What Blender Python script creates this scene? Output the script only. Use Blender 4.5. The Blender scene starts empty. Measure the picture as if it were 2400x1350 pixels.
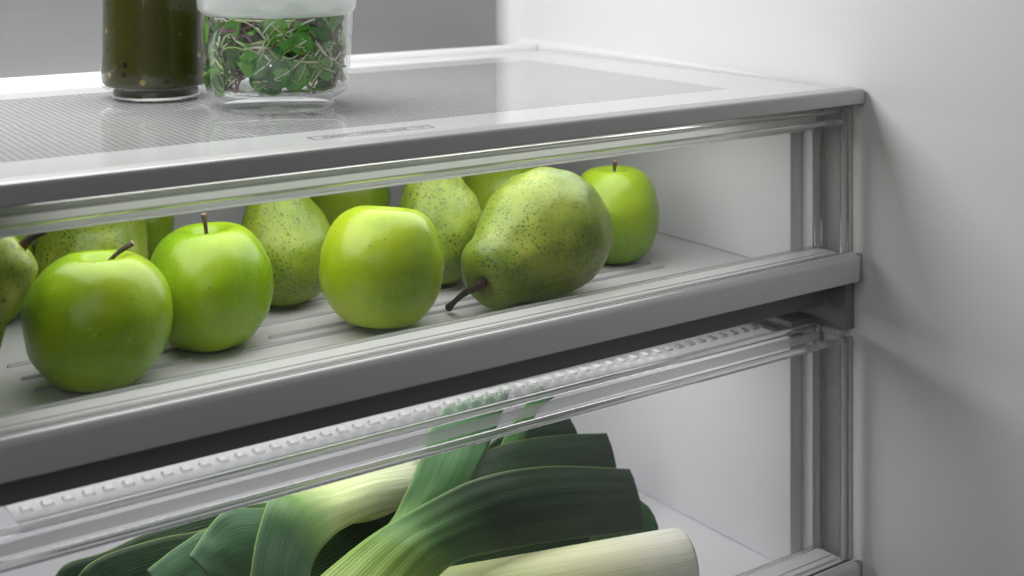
import bpy, bmesh, math, random
import numpy as np
from mathutils import Vector, Matrix, noise, Quaternion
random.seed(7)
S = bpy.context.scene
COL = S.collection
# ------------------------------------------------------------------ camera
YAW = math.radians(35.6); F = 3164.0; HY = -190.0; CZ = 0.25
cam = bpy.data.cameras.new("camera"); camo = bpy.data.objects.new("camera", cam); COL.objects.link(camo)
camo.location = (0, 0, CZ); camo.rotation_euler = (math.pi/2, 0, -YAW)
cam.sensor_width = 36; cam.lens = F/2400*36; cam.shift_y = -(675-HY)/2400
cam.clip_start = .02; cam.clip_end = 50
cam.dof.use_dof = True; cam.dof.focus_distance = .83; cam.dof.aperture_fstop = 9
S.camera = camo
# ------------------------------------------------------------------ world and lamps
W = bpy.data.worlds.new("World"); S.world = W; W.use_nodes = True
W.node_tree.nodes['Background'].inputs[0].default_value = (.9, .95, 1, 1)
W.node_tree.nodes['Background'].inputs[1].default_value = .028
def area(name, loc, target, sx, sy, power, col=(1, 1, 1)):
    l = bpy.data.lights.new(name, 'AREA'); l.shape = 'RECTANGLE'; l.size = sx; l.size_y = sy
    l.energy = power; l.color = col
    o = bpy.data.objects.new(name, l); COL.objects.link(o); o.location = loc
    # size runs along world X, then the lamp is tilted to face its target
    z = (Vector(loc)-Vector(target)).normalized(); x = (Vector((1, 0, 0)) - z*z.x).normalized(); y = z.cross(x)
    o.rotation_euler = Matrix((x, y, z)).transposed().to_euler()
    return o
area("ceiling_lamp", (.30, .93, .46), (.40, .74, 0), .50, .34, 4.3, (1, 1, 1))
area("under_shelf_fill", (.42, .722, .1225), (.42, .722, 0), .46, .11, .62)  # unseen fill light added under the shelf to brighten the fruit
area("bin_fill", (.42, .765, -.016), (.42, .765, -.3), .46, .12, .80)  # unseen fill added below the upper drawer to light the leeks
area("room_fill", (-.75, -.45, .95), (.42, .7, 0), 1.3, 1.3, 8, (1, 1, 1))  # soft front fill added out of view at upper left
vs = S.view_settings; vs.view_transform = 'Standard'; vs.look = 'None'; vs.exposure = 0; vs.gamma = 1
S.cycles.use_denoising = True
S.cycles.max_bounces = 14; S.cycles.transparent_max_bounces = 24; S.cycles.transmission_bounces = 12
S.cycles.glossy_bounces = 6; S.cycles.diffuse_bounces = 5
S.cycles.sample_clamp_indirect = 4; S.cycles.caustics_refractive = True; S.cycles.caustics_reflective = False
S.cycles.blur_glossy = .5
# ------------------------------------------------------------------ helpers
RX = Vector((math.cos(YAW), -math.sin(YAW), 0)); FW = Vector((math.sin(YAW), math.cos(YAW), 0))
def ray(px, py): return FW*F + RX*(px-1200) + Vector((0, 0, -(py-HY)))
def PY(px, py, Y):
    d = ray(px, py); return Vector((0, 0, CZ)) + d*(Y/d.y)
def PZ(px, py, z):
    d = ray(px, py); return Vector((0, 0, CZ)) + d*((z-CZ)/d.z)
def mk(name, verts, faces, mat, parent=None, smooth=False, uvs=None, mods=None):
    me = bpy.data.meshes.new(name); me.from_pydata([tuple(v) for v in verts], [], faces)
    if uvs is not None:
        ul = me.uv_layers.new(name='UVMap')
        for l in me.loops: ul.data[l.index].uv = uvs[l.vertex_index]
    if smooth:
        for p in me.polygons: p.use_smooth = True
    me.materials.append(mat); me.update()
    o = bpy.data.objects.new(name, me); COL.objects.link(o)
    if parent is not None: o.parent = parent; o.matrix_parent_inverse = Matrix.Translation(-parent.location) if parent.rotation_euler == (0,0,0) else parent.matrix_basis.inverted()
    return o
def box(name, lo, hi, mat, parent=None, bev=0, seg=2, smooth=True):
    bm = bmesh.new(); bmesh.ops.create_cube(bm, size=1)
    for v in bm.verts:
        v.co = Vector([(lo[i]+hi[i])/2 + v.co[i]*(hi[i]-lo[i]) for i in range(3)])
    if bev: bmesh.ops.bevel(bm, geom=list(bm.edges), offset=bev, segments=seg, affect='EDGES', profile=.5)
    me = bpy.data.meshes.new(name); bm.to_mesh(me); bm.free(); me.materials.append(mat)
    if bev and smooth:
        for p in me.polygons: p.use_smooth = True
        try: me.set_sharp_from_angle(angle=math.radians(50))
        except Exception: pass
    o = bpy.data.objects.new(name, me); COL.objects.link(o)
    if parent is not None: o.parent = parent; o.matrix_parent_inverse = Matrix.Translation(-parent.location)
    return o
def prism_x(name, prof, x0, x1, mat, parent=None, smooth=True, angle=40):
    """profile in (y,z), extruded along x with end caps"""
    n = len(prof); v = [(x0, a, b) for a, b in prof] + [(x1, a, b) for a, b in prof]
    f = [(i, (i+1) % n, n+(i+1) % n, n+i) for i in range(n)] + [tuple(range(n))[::-1], tuple(range(n, 2*n))]
    o = mk(name, v, f, mat, parent)
    bm = bmesh.new(); bm.from_mesh(o.data); bmesh.ops.recalc_face_normals(bm, faces=bm.faces); bm.to_mesh(o.data); bm.free()
    if smooth:
        for p in o.data.polygons: p.use_smooth = True
        o.data.set_sharp_from_angle(angle=math.radians(angle))
    return o
def thing(name, label, cat, loc=(0, 0, 0), group=None):
    o = bpy.data.objects.new(name, None); COL.objects.link(o); o.location = loc; o.empty_display_size = .02
    o['label'] = label; o['category'] = cat
    if group: o['group'] = group
    return o
def lathe(name, prof, mat, parent=None, seg=96, center=(0, 0, 0), closed=False):
    v = []; f = []; n = len(prof)
    for i in range(seg):
        a = 2*math.pi*i/seg
        for r, z in prof: v.append((center[0]+r*math.cos(a), center[1]+r*math.sin(a), center[2]+z))
    for i in range(seg):
        j = (i+1) % seg
        for k in range(n-1 + (1 if closed else 0)):
            k2 = (k+1) % n
            f.append((i*n+k, j*n+k, j*n+k2, i*n+k2))
    o = mk(name, v, f, mat, parent, True)
    bm = bmesh.new(); bm.from_mesh(o.data); bmesh.ops.remove_doubles(bm, verts=bm.verts, dist=1e-6)
    bmesh.ops.recalc_face_normals(bm, faces=bm.faces); bm.to_mesh(o.data); bm.free()
    o.data.set_sharp_from_angle(angle=math.radians(60))
    return o
def crom(pts, n):
    """Catmull-Rom resample of a list of tuples to n samples"""
    P = [np.array(p, float) for p in pts]; P = [2*P[0]-P[1]] + P + [2*P[-1]-P[-2]]; m = len(P)-3; out = []
    for i in range(n):
        s = i/(n-1)*m; k = min(int(s), m-1); t = s-k; a, b, c, d = P[k:k+4]
        out.append(.5*(2*b+(c-a)*t+(2*a-5*b+4*c-d)*t*t+(3*b-a-3*c+d)*t**3))
    return out
def tube(name, pts, rad, mat, parent=None, seg=10, n=14, uv=False, cap=True):
    C = [Vector(p[:3]) for p in crom(pts, n)]; R = [r[0] for r in crom([(r,) for r in rad], n)]
    v = []; f = []; uvs = []; nrm = Vector((0, 0, 1))
    t0 = (C[1]-C[0]).normalized()
    if abs(t0.z) > .9: nrm = Vector((1, 0, 0))
    for i in range(n):
        t = (C[min(i+1, n-1)]-C[max(i-1, 0)]).normalized(); s = t.cross(nrm).normalized(); nrm = s.cross(t).normalized()
        for k in range(seg):
            a = 2*math.pi*k/seg
            v.append(C[i]+(s*math.cos(a)+nrm*math.sin(a))*R[i]); uvs.append((abs(2*k/seg-1), i/(n-1)))
    for i in range(n-1):
        for k in range(seg): f.append((i*seg+k, i*seg+(k+1) % seg, (i+1)*seg+(k+1) % seg, (i+1)*seg+k))
    if cap: f += [tuple(range(seg))[::-1], tuple(range((n-1)*seg, n*seg))]
    return mk(name, v, f, mat, parent, True, uvs if uv else None)
# ------------------------------------------------------------------ materials
class M:
    def __init__(s, name):
        s.m = bpy.data.materials.new(name); s.m.use_nodes = True; s.t = s.m.node_tree; s.N = s.t.nodes; s.L = s.t.links
        s.b = s.N['Principled BSDF']; s.o = s.N['Material Output']
    def n(s, ty, **kw):
        x = s.N.new('ShaderNode'+ty)
        for k, v in kw.items():
            if k[0] == '_': setattr(x, k[1:], v)
            else:
                key = int(k[1:]) if k[0] == 'i' and k[1:].isdigit() else k.replace('_', ' ')
                inp = x.inputs[key]
                if isinstance(v, bpy.types.NodeSocket): s.L.new(v, inp)
                else: inp.default_value = v
        return x
    def set(s, **kw):
        for k, v in kw.items():
            inp = s.b.inputs[k.replace('_', ' ')]
            if isinstance(v, bpy.types.NodeSocket): s.L.new(v, inp)
            else: inp.default_value = v
    def mix(s, fac, a, b, mode='MIX'):
        x = s.n('Mix', _data_type='RGBA', _blend_type=mode)
        for idx, v in ((0, fac), (6, a), (7, b)):
            if isinstance(v, bpy.types.NodeSocket): s.L.new(v, x.inputs[idx])
            else: x.inputs[idx].default_value = v if idx == 0 else (*v[:3], 1)
        return x.outputs[2]
    def ramp(s, fac, stops, interp='LINEAR'):
        x = s.n('ValToRGB'); s.L.new(fac, x.inputs[0]); cr = x.color_ramp; cr.interpolation = interp
        while len(cr.elements) < len(stops): cr.elements.new(.5)
        for e, (p, c) in zip(cr.elements, stops):
            e.position = p; e.color = (*c[:3], 1) if not isinstance(c, (int, float)) else (c, c, c, 1)
        return x.outputs[0]
    def fres(s, ior):
        g = s.n('NewGeometry').outputs['Backfacing']; mr = s.n('MapRange', Value=g); mr.inputs['To Min'].default_value = ior; mr.inputs['To Max'].default_value = 1/ior
        return s.n('Fresnel', IOR=mr.outputs[0])
    def math(s, op, a, b=None):
        x = s.n('Math', _operation=op)
        for i, v in enumerate((a, b)):
            if v is None: continue
            if isinstance(v, bpy.types.NodeSocket): s.L.new(v, x.inputs[i])
            else: x.inputs[i].default_value = v
        return x.outputs[0]
    def coord(s, which='Object', scale=(1, 1, 1), rot=(0, 0, 0), rnd=False):
        tc = s.n('TexCoord'); mp = s.n('Mapping', Vector=tc.outputs[which]); mp.inputs['Scale'].default_value = scale
        mp.inputs['Rotation'].default_value = rot
        if rnd:
            oi = s.n('ObjectInfo'); c = s.n('CombineXYZ', X=s.math('MULTIPLY', oi.outputs['Random'], 13.7), Y=s.math('MULTIPLY', oi.outputs['Random'], 5.1)); s.L.new(c.outputs[0], mp.inputs['Location'])
        return mp.outputs[0]
    def bump(s, h, strength, dist=.001):
        x = s.n('Bump', Strength=strength, Distance=dist, Height=h); return x.outputs[0]
def plastic(name, col, rough, bump=.0, scale=900, spec=.5, mottling=.03):
    m = M(name); co = m.coord(); nz = m.n('TexNoise', Vector=co, Scale=9.0, Detail=4.0).outputs['Fac']
    c2 = tuple(max(0, c*(1-mottling*2)) for c in col)
    m.set(Base_Color=m.mix(nz, col, c2), Roughness=m.math('ADD', m.math('MULTIPLY', nz, .08), rough-.04), Specular_IOR_Level=spec)
    if bump:
        n2 = m.n('TexNoise', Vector=co, Scale=scale, Detail=2.0).outputs['Fac']; m.set(Normal=m.bump(n2, bump, .0004))
    return m.m
MAT = {}
MAT['liner'] = plastic('liner_white', (.79, .79, .795), .34, .10, 500, .45, .01)
MAT['bin'] = plastic('bin_white', (.77, .765, .79), .40, .05, 500, .4, .01)
MAT['bin_floor_grey'] = plastic('bin_floor_grey', (.60, .59, .61), .38, .05, 500, .4, .01)
MAT['rib'] = plastic('rib_grey', (.36, .355, .37), .38)
MAT['ledge'] = plastic('ledge_grey', (.82, .82, .82), .30, .05)
m = M('frosted_rail'); m.N.remove(m.b); nz = m.n('TexNoise', Vector=m.coord(scale=(2, 50, 160)), Scale=1.0, Detail=3.0).outputs['Fac']
cl = m.mix(nz, (.80, .81, .79), (.97, .97, .97)); df = m.n('BsdfDiffuse', Color=cl); tl = m.n('BsdfTranslucent', Color=cl); gl = m.n('BsdfGlossy', Roughness=.2)
x = m.n('MixShader', i0=.72, i1=df.outputs[0], i2=tl.outputs[0]); y = m.n('MixShader', i0=.06, i1=x.outputs[0], i2=gl.outputs[0]); m.L.new(y.outputs[0], m.o.inputs[0]); MAT['frost'] = m.m
def trim(name, base, rough, b):
    m = M(name); co = m.coord(); nz = m.n('TexNoise', Vector=co, Scale=2600.0, Detail=2.0).outputs['Fac']
    big = m.n('TexNoise', Vector=co, Scale=30.0, Detail=3.0).outputs['Fac']
    m.set(Base_Color=m.mix(big, base, tuple(c*.93 for c in base)), Metallic=.35, Roughness=rough, Normal=m.bump(nz, b, .0003)); return m.m
MAT['trim'] = trim('satin_metal_trim', (.50, .50, .49), .36, .35)
MAT['handle'] = trim('satin_metal_handle', (.62, .62, .62), .40, .12)
MAT['groove'] = plastic('groove_grey', (.05, .05, .045), .6)
MAT['dark'] = plastic('dark_apron', (.21, .21, .21), .5, .05)
m = M('brushed_steel'); co = m.coord(scale=(3, 1, 900)); nz = m.n('TexNoise', Vector=co, Scale=1.0, Detail=6.0).outputs['Fac']
co2 = m.coord(scale=(30, 1, 2500)); n2 = m.n('TexNoise', Vector=co2, Scale=1.0, Detail=3.0).outputs['Fac']
m.set(Base_Color=m.mix(nz, (.27, .27, .275), (.37, .37, .375)), Metallic=.55, Roughness=.46, Normal=m.bump(n2, .25, .0005)); MAT['steel'] = m.m
def clear(name, tint, ior=1.45, refl=(1, 1, 1), rough=.02, body=0., bodycol=(.8, .8, .8), streak=0.):
    m = M(name); m.N.remove(m.b)
    fr = m.fres(ior); tr = m.n('BsdfTransparent', Color=(*tint, 1)); gl = m.n('BsdfGlossy', Color=(*refl, 1), Roughness=rough)
    if streak:
        nz = m.n('TexNoise', Vector=m.coord(scale=(1.5, 60, 260)), Scale=1.0, Detail=3.0).outputs['Fac']
        nn = m.bump(nz, streak, .002); m.L.new(nn, gl.inputs['Normal']); m.L.new(nn, fr.inputs['Normal'])
    src = tr.outputs[0]
    if body:
        df = m.n('BsdfDiffuse', Color=(*bodycol, 1)); tl = m.n('BsdfTranslucent', Color=(*bodycol, 1))
        a = m.n('MixShader', i0=.5, i1=df.outputs[0], i2=tl.outputs[0])
        src = m.n('MixShader', i0=body, i1=tr.outputs[0], i2=a.outputs[0]).outputs[0]
    mx = m.n('MixShader', i0=fr.outputs[0], i1=src, i2=gl.outputs[0]); m.L.new(mx.outputs[0], m.o.inputs[0]); return m.m
MAT['clear'] = clear('clear_plastic', (.99, .99, .99), 1.33, refl=(.3, .3, .3), body=.001)
MAT['rim'] = clear('clear_rim', (.90, .905, .90), 1.5, body=.38, bodycol=(.86, .88, .86), rough=.08, streak=.4)
MAT['vent'] = clear('vent_plastic', (.93, .935, .93), 1.3, refl=(.35, .35, .35), rough=.15, body=.05)
MAT['tooth'] = clear('tooth_plastic', (.80, .805, .80), 1.45, refl=(.5, .5, .5), rough=.12, body=.10)
MAT['glass'] = clear('thin_glass', (.985, .99, .985), 1.45)
m = M('solid_acrylic'); m.N.remove(m.b); g = m.n('BsdfGlass', Color=(.965, .965, .965, 1), Roughness=.03, IOR=1.49)
d = m.n('BsdfDiffuse', Color=(.8, .8, .8, 1)); x = m.n('MixShader', i0=.16, i1=g.outputs[0], i2=d.outputs[0]); m.L.new(x.outputs[0], m.o.inputs[0]); MAT['acrylic'] = m.m
# shelf pane: clear glass with fine diagonal ripple relief underneath
m = M('ribbed_shelf_glass'); m.N.remove(m.b)
co = m.coord(rot=(0, 0, math.radians(2)))
wn = m.n('TexWave', Vector=co, Scale=74.0, Distortion=1.3, Detail=1.0, _bands_direction='X'); wn.inputs['Detail Scale'].default_value = .5
fr = m.fres(2.3); gl = m.n('BsdfGlossy', Color=(1, 1, 1, 1), Roughness=.012)
tr = m.n('BsdfTransparent', Color=(.80, .82, .81, 1))
a = m.n('BsdfDiffuse', Color=m.ramp(wn.outputs['Fac'], [(.25, .40), (.75, .55)]))
s1 = m.n('MixShader', i0=.82, i1=tr.outputs[0], i2=a.outputs[0]); s2 = m.n('MixShader', i0=fr.outputs[0], i1=s1.outputs[0], i2=gl.outputs[0]); m.L.new(s2.outputs[0], m.o.inputs[0]); MAT['pane'] = m.m
m = M('printed_glass_border'); m.set(Base_Color=(.66, .665, .665, 1), Roughness=.05, Specular_IOR_Level=.6); MAT['border'] = m.m
m = M('ink'); m.set(Base_Color=(.03, .03, .03, 1), Roughness=.5); MAT['ink'] = m.m
# fruit skins
def apple_mat(name, c0, c1, c2):
    m = M(name); co = m.coord(rnd=True); nz = m.n('TexNoise', Vector=co, Scale=22.0, Detail=3.0, Roughness=.45).outputs['Fac']
    fine = m.n('TexNoise', Vector=co, Scale=420.0, Detail=3.0).outputs['Fac']
    col = m.ramp(nz, [(.30, c0), (.5, c1), (.72, c2)])
    col = m.mix(m.math('MULTIPLY', fine, .25), col, c2)
    # streaks running pole to pole, stronger in the stem bowl
    tc = m.n('TexCoord').outputs['Object']; sp = m.n('SeparateXYZ', Vector=tc)
    ang = m.math('ARCTAN2', sp.outputs[1], sp.outputs[0]); cb = m.n('CombineXYZ', X=m.math('MULTIPLY', ang, 9.0), Y=m.math('MULTIPLY', sp.outputs[2], 12.0))
    st = m.n('TexNoise', Vector=cb.outputs[0], Scale=1.6, Detail=4.0).outputs['Fac']
    col = m.mix(m.ramp(st, [(.45, 0.), (.75, .40)]), col, c2)
    vor = m.n('TexVoronoi', Vector=co, Scale=190.0, Randomness=1.0); dots = m.ramp(vor.outputs['Distance'], [(.10, 1.), (.24, 0.)])
    keep = m.ramp(m.n('SeparateColor', Color=vor.outputs['Color']).outputs[0], [(.62, 0.), (.66, 1.)], 'CONSTANT')
    dd = m.math('MULTIPLY', dots, keep); col = m.mix(m.math('MULTIPLY', dd, .35), col, (.48, .58, .22))
    dk = m.ramp(vor.outputs['Distance'], [(.08, 1.), (.18, 0.)])
    keep2 = m.ramp(m.n('SeparateColor', Color=vor.outputs['Color']).outputs[1], [(.86, 0.), (.9, 1.)], 'CONSTANT')
    col = m.mix(m.math('MULTIPLY', m.math('MULTIPLY', dk, keep2), .8), col, (.08, .09, .02))
    m.set(Base_Color=col, Roughness=m.math('ADD', m.math('MULTIPLY', fine, .12), .23), Specular_IOR_Level=.45, Subsurface_Weight=.06, Subsurface_Scale=.004,
          Normal=m.bump(m.math('ADD', m.math('MULTIPLY', fine, .5), dots), .10, .0006))
    m.b.inputs['Subsurface Radius'].default_value = (.6, 1, .2); return m.m
MAT['apple'] = apple_mat('granny_skin', (.10, .24, .003), (.19, .335, .004), (.31, .43, .018))
MAT['apple2'] = apple_mat('yellow_green_skin', (.16, .30, .004), (.27, .39, .006), (.38, .46, .025))
def pear_mat(name, dens=1.0):
    m = M(name); co = m.coord(rnd=True); nz = m.n('TexNoise', Vector=co, Scale=26.0, Detail=5.0, Roughness=.6).outputs['Fac']
    col = m.ramp(nz, [(.32, (.10, .18, .010)), (.5, (.20, .28, .020)), (.7, (.33, .38, .045))])
    fine = m.n('TexNoise', Vector=co, Scale=500.0, Detail=3.0).outputs['Fac']; col = m.mix(m.math('MULTIPLY', fine, .3), col, (.25, .31, .05))
    wob = m.n('TexNoise', Vector=co, Scale=500.0, Detail=1.0)
    v2 = m.n('Mix', _data_type='VECTOR'); v2.inputs[0].default_value = .0016; m.L.new(co, v2.inputs[4]); m.L.new(wob.outputs['Color'], v2.inputs[5])
    vor = m.n('TexVoronoi', Vector=v2.outputs[1], Scale=500.0, Randomness=1.0)
    rr = m.n('SeparateColor', Color=vor.outputs['Color'])
    thr = m.math('ADD', m.math('MULTIPLY', rr.outputs[0], .32), .15)
    dot = m.n('MapRange', Value=m.math('SUBTRACT', thr, vor.outputs['Distance'])); dot.inputs['From Min'].default_value = -.03; dot.inputs['From Max'].default_value = .07
    patch = m.ramp(m.n('TexNoise', Vector=co, Scale=40.0, Detail=2.0).outputs['Fac'], [(.30, .35), (.62, 1.)])
    dd = m.math('MULTIPLY', dot.outputs[0], patch)
    col = m.mix(m.math('MULTIPLY', dd, .85), col, (.055, .062, .015))
    rus = m.ramp(m.n('TexNoise', Vector=co, Scale=16.0, Detail=8.0, Roughness=.75).outputs['Fac'], [(.62, 0.), (.74, .55)])
    col = m.mix(rus, col, (.24, .17, .06))
    # brown russet round the stem (object +Z end)
    tc = m.n('TexCoord').outputs['Object']; sp = m.n('SeparateXYZ', Vector=tc)
    rad = m.math('SQRT', m.math('ADD', m.math('POWER', sp.outputs[0], 2.), m.math('POWER', sp.outputs[1], 2.)))
    near = m.n('MapRange', Value=m.math('SUBTRACT', m.math('ADD', rad, m.math('MULTIPLY', fine, .010)), m.math('MULTIPLY', m.math('SUBTRACT', sp.outputs[2], .070), .9)))
    near.inputs['From Min'].default_value = .006; near.inputs['From Max'].default_value = .013; near.inputs['To Min'].default_value = .85; near.inputs['To Max'].default_value = 0
    col = m.mix(near.outputs[0], col, (.10, .06, .02))
    m.set(Base_Color=col, Roughness=m.math('ADD', m.math('MULTIPLY', fine, .16), .30), Specular_IOR_Level=.42, Subsurface_Weight=.08, Subsurface_Scale=.003,
          Normal=m.bump(m.math('ADD', m.math('MULTIPLY', nz, 1.2), m.math('MULTIPLY', dd, -.35)), .22, .0012)); return m.m
MAT['pear'] = pear_mat('pear_skin')
m = M('woody_stem'); co = m.coord(scale=(1, 1, .3)); nz = m.n('TexNoise', Vector=co, Scale=500.0, Detail=4.0).outputs['Fac']
m.set(Base_Color=m.ramp(nz, [(.35, (.022, .013, .009)), (.7, (.10, .060, .036))]), Roughness=.7, Normal=m.bump(nz, .5, .0008)); MAT['stem'] = m.m
m = M('stem_cut'); m.set(Base_Color=(.45, .26, .13, 1), Roughness=.8); MAT['cut'] = m.m
# leek skins, coloured along v (0 root .. 1 tip), fibres along u
def leek_mat(name, stops, rib=90., dark=.25, rough=.42, linecol=(.22, .36, .05), edge=True):
    m = M(name); tc = m.n('TexCoord'); sp = m.n('SeparateXYZ', Vector=tc.outputs['UV']); u, v = sp.outputs[0], sp.outputs[1]
    wob = m.n('TexNoise', Vector=tc.outputs['Object'], Scale=18.0, Detail=4.0).outputs['Fac']
    cb = m.n('CombineXYZ', X=m.math('MULTIPLY', u, rib), Y=m.math('MULTIPLY', v, 2.0)).outputs[0]
    ln = m.n('TexNoise', Vector=cb, Scale=1.0, Detail=3.0, Roughness=.7).outputs['Fac']
    vv = m.math('ADD', v, m.math('ADD', m.math('MULTIPLY', m.math('SUBTRACT', wob, .5), .16), m.math('MULTIPLY', m.math('SUBTRACT', ln, .5), .22)))
    col = m.ramp(vv, stops); line = m.ramp(ln, [(.40, 1.), (.52, 0.)]); dark = min(1, dark*1.35)
    col = m.mix(m.math('MULTIPLY', line, dark), col, linecol, 'MULTIPLY')
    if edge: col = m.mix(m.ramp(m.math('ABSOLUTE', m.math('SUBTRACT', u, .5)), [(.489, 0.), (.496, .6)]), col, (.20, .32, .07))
    if edge:
        ph = m.math('ADD', m.math('MULTIPLY', u, 2*math.pi*rib*.62), m.math('MULTIPLY', wob, 9.0))
        gr = m.math('MULTIPLY', m.ramp(m.math('SINE', ph), [(.25, 0.), (.95, 1.)]), m.ramp(v, [(.12, 1.), (.62, .12)]))
        col = m.mix(m.math('MULTIPLY', gr, .62), col, (.09, .19, .03)); ln = m.math('SUBTRACT', ln, m.math('MULTIPLY', gr, .5))
    cb2 = m.n('CombineXYZ', X=m.math('MULTIPLY', u, rib*4), Y=m.math('MULTIPLY', v, 1.5)).outputs[0]
    bloom = m.n('TexNoise', Vector=cb2, Scale=1.0, Detail=4.0).outputs['Fac']
    col = m.mix(m.math('MULTIPLY', m.ramp(bloom, [(.5, 0.), (.8, 1.)]), .10), col, (.40, .50, .44))
    m.set(Base_Color=col, Roughness=m.math('ADD', m.math('MULTIPLY', wob, .2), rough-.1), Specular_IOR_Level=.28, Normal=m.bump(ln, .45, .0007)); return m.m
PALE = (.72, .70, .58); YG = (.50, .56, .20); LG = (.24, .38, .07); MG = (.07, .17, .045); DG = (.010, .028, .012); BG = (.048, .105, .052)
MAT['leek_shaft'] = leek_mat('leek_shaft_skin', [(.0, (.93, .90, .85)), (.38, (.91, .88, .80)), (.62, (.68, .70, .40)), (1., (.42, .52, .16))], 60., .40, linecol=(.66, .78, .36), edge=False)
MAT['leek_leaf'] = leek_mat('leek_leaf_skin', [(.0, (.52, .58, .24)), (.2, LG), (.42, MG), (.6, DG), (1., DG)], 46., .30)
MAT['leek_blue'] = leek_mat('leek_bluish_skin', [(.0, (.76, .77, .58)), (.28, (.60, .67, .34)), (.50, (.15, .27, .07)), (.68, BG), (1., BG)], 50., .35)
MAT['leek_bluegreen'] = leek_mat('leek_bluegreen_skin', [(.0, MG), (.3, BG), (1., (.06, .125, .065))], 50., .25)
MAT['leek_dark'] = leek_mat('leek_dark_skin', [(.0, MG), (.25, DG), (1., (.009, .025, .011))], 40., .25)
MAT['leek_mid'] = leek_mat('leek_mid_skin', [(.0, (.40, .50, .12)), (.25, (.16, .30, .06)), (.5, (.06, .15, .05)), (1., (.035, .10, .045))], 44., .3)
# ------------------------------------------------------------------ fridge liner (the setting)
XW = .75
def struct(o): o['kind'] = 'structure'; return o
struct(box('side_wall', (XW, -.05, -.42), (XW+.02, 1.08, 1.0), MAT['liner']))
struct(box('back_wall', (-.06, 1.045, -.42), (XW-.001, 1.065, 1.0), MAT['liner']))
# rounded corner where the wall turns into the back
pr = [(XW+.002, .9995)] + [(XW-.024+.0235*math.cos(a), 1.0205+.0235*math.sin(a)) for a in [i*math.pi/24 for i in range(11)]] + [(.7258, 1.0446), (XW+.002, 1.0446)]
v = [(x, y, .120) for x, y in pr] + [(x, y, .99) for x, y in pr]; n = len(pr)
o = mk('corner_cove', v, [(i, (i+1) % n, n+(i+1) % n, n+i) for i in range(n)], MAT['liner'], None, True); o.data.set_sharp_from_angle(angle=math.radians(30)); struct(o)
struct(box('steel_back_panel', (-.055, 1.038, .125), (.7255, 1.0445, .98), MAT['steel'], bev=.001))
# ------------------------------------------------------------------ glass shelf
ZS = .1300; YF = .6215
sh = thing('glass_shelf', 'glass refrigerator shelf with satin front trim, under the sauce jar and greens container', 'shelf', (.35, .82, .12))
X0 = -.055
def rnd_prof(y0, y1, z0, z1, rt, rb, n=8):
    p = []
    for i in range(n+1): a = math.pi + (-math.pi/2)*i/n; p.append((y0+rt+rt*math.cos(a), z1-rt+rt*math.sin(a)))
    p += [(y1, z1), (y1, z0)]
    for i in range(n+1): a = -math.pi/2 - (math.pi/2)*i/n; p.append((y0+rb+rb*math.cos(a), z0+rb+rb*math.sin(a)))
    return p
tr_ = prism_x('front_trim', rnd_prof(YF, YF+.0145, .1212, .1318, .0024, .0010), X0, XW-.0035, MAT['trim'], sh)
box('trim_end_cap', (XW-.0034, YF+.001, .1214), (XW-.0008, YF+.0145, .1308), MAT['trim'], sh, .0008)
yb0, yb1 = YF+.0146, .9985
box('front_border', (X0, yb0, .1262), (XW-.070, .6868, .1299), MAT['border'], sh)
box('glass_pane', (X0, .6870, .1262), (XW-.070, .9248, .1299), MAT['pane'], sh)
box('back_border', (X0, .9250, .1262), (XW-.070, yb1, .1299), MAT['border'], sh)
box('side_border', (XW-.0698, yb0, .1262), (XW-.006, yb1, .1299), MAT['border'], sh)
prism_x('back_rail', [(a+yb1+.0002, b+.1262) for a, b in [(0, 0), (0, .004), (.001, .0075), (.003, .009), (.007, .009), (.009, .007), (.0095, 0)]], X0, XW-.007, MAT['ledge'], sh)
struct(prism_x('back_sill', [(1.0085, .118), (1.0085, .1285), (1.012, .1305), (1.0375, .1305), (1.0375, .118)], X0, XW-.001, MAT['liner']))
# moulded ledge on the wall beside the shelf
lp = [(XW+.001, .112), (XW-.0055, .112), (XW-.0055, .1345), (XW-.0035, .1372), (XW+.001, .1380)]
v = [(XW+.001+(x-XW-.001)*.05, .665, .128+(z-.128)*.4) for x, z in lp] + [(x, 1.03, z) for x, z in lp]; n = len(lp)
struct(mk('wall_ledge', v, [(i, (i+1) % n, n+(i+1) % n, n+i) for i in range(n)] + [tuple(range(n)), tuple(range(n, 2*n))[::-1]], MAT['liner']))
# printed label on the front border: outline box and words
pA, pB, pC, pD = PZ(722, 322, ZS), PZ(997, 293, ZS), PZ(1018, 297.5, ZS), PZ(737, 329, ZS)
lx0, lx1 = (pA.x+pD.x)/2, (pB.x+pC.x)/2; ly0, ly1 = (pC.y+pD.y)/2, (pA.y+pB.y)/2
print('label', lx0, lx1, ly0, ly1)
zt = .12995; w = .00055
fr_v = []; fr_f = []
for a in ((lx0, ly0, lx1, ly0+w), (lx0, ly1-w, lx1, ly1), (lx0, ly0+w, lx0+w*1.4, ly1-w), (lx1-w*1.4, ly0+w, lx1, ly1-w)):
    k = len(fr_v); fr_v += [(a[0], a[1], zt+.0001), (a[2], a[1], zt+.0001), (a[2], a[3], zt+.0001), (a[0], a[3], zt+.0001)]; fr_f.append((k, k+1, k+2, k+3))
mk('label_outline', fr_v, fr_f, MAT['ink'], sh)
cu = bpy.data.curves.new('t', 'FONT'); cu.body = 'HUMIDITY CONTROL ZONE'; cu.size = 1; cu.space_character = 1.15; cu.resolution_u = 3
to = bpy.data.objects.new('t', cu); COL.objects.link(to); bpy.context.view_layer.update()
me = bpy.data.meshes.new_from_object(to.evaluated_get(bpy.context.evaluated_depsgraph_get())); bpy.data.objects.remove(to)
co = np.array([v.co[:] for v in me.vertices]); mn, mx = co.min(0), co.max(0); hh = (ly1-ly0)*.50; ww = (lx1-lx0)*.70
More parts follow.
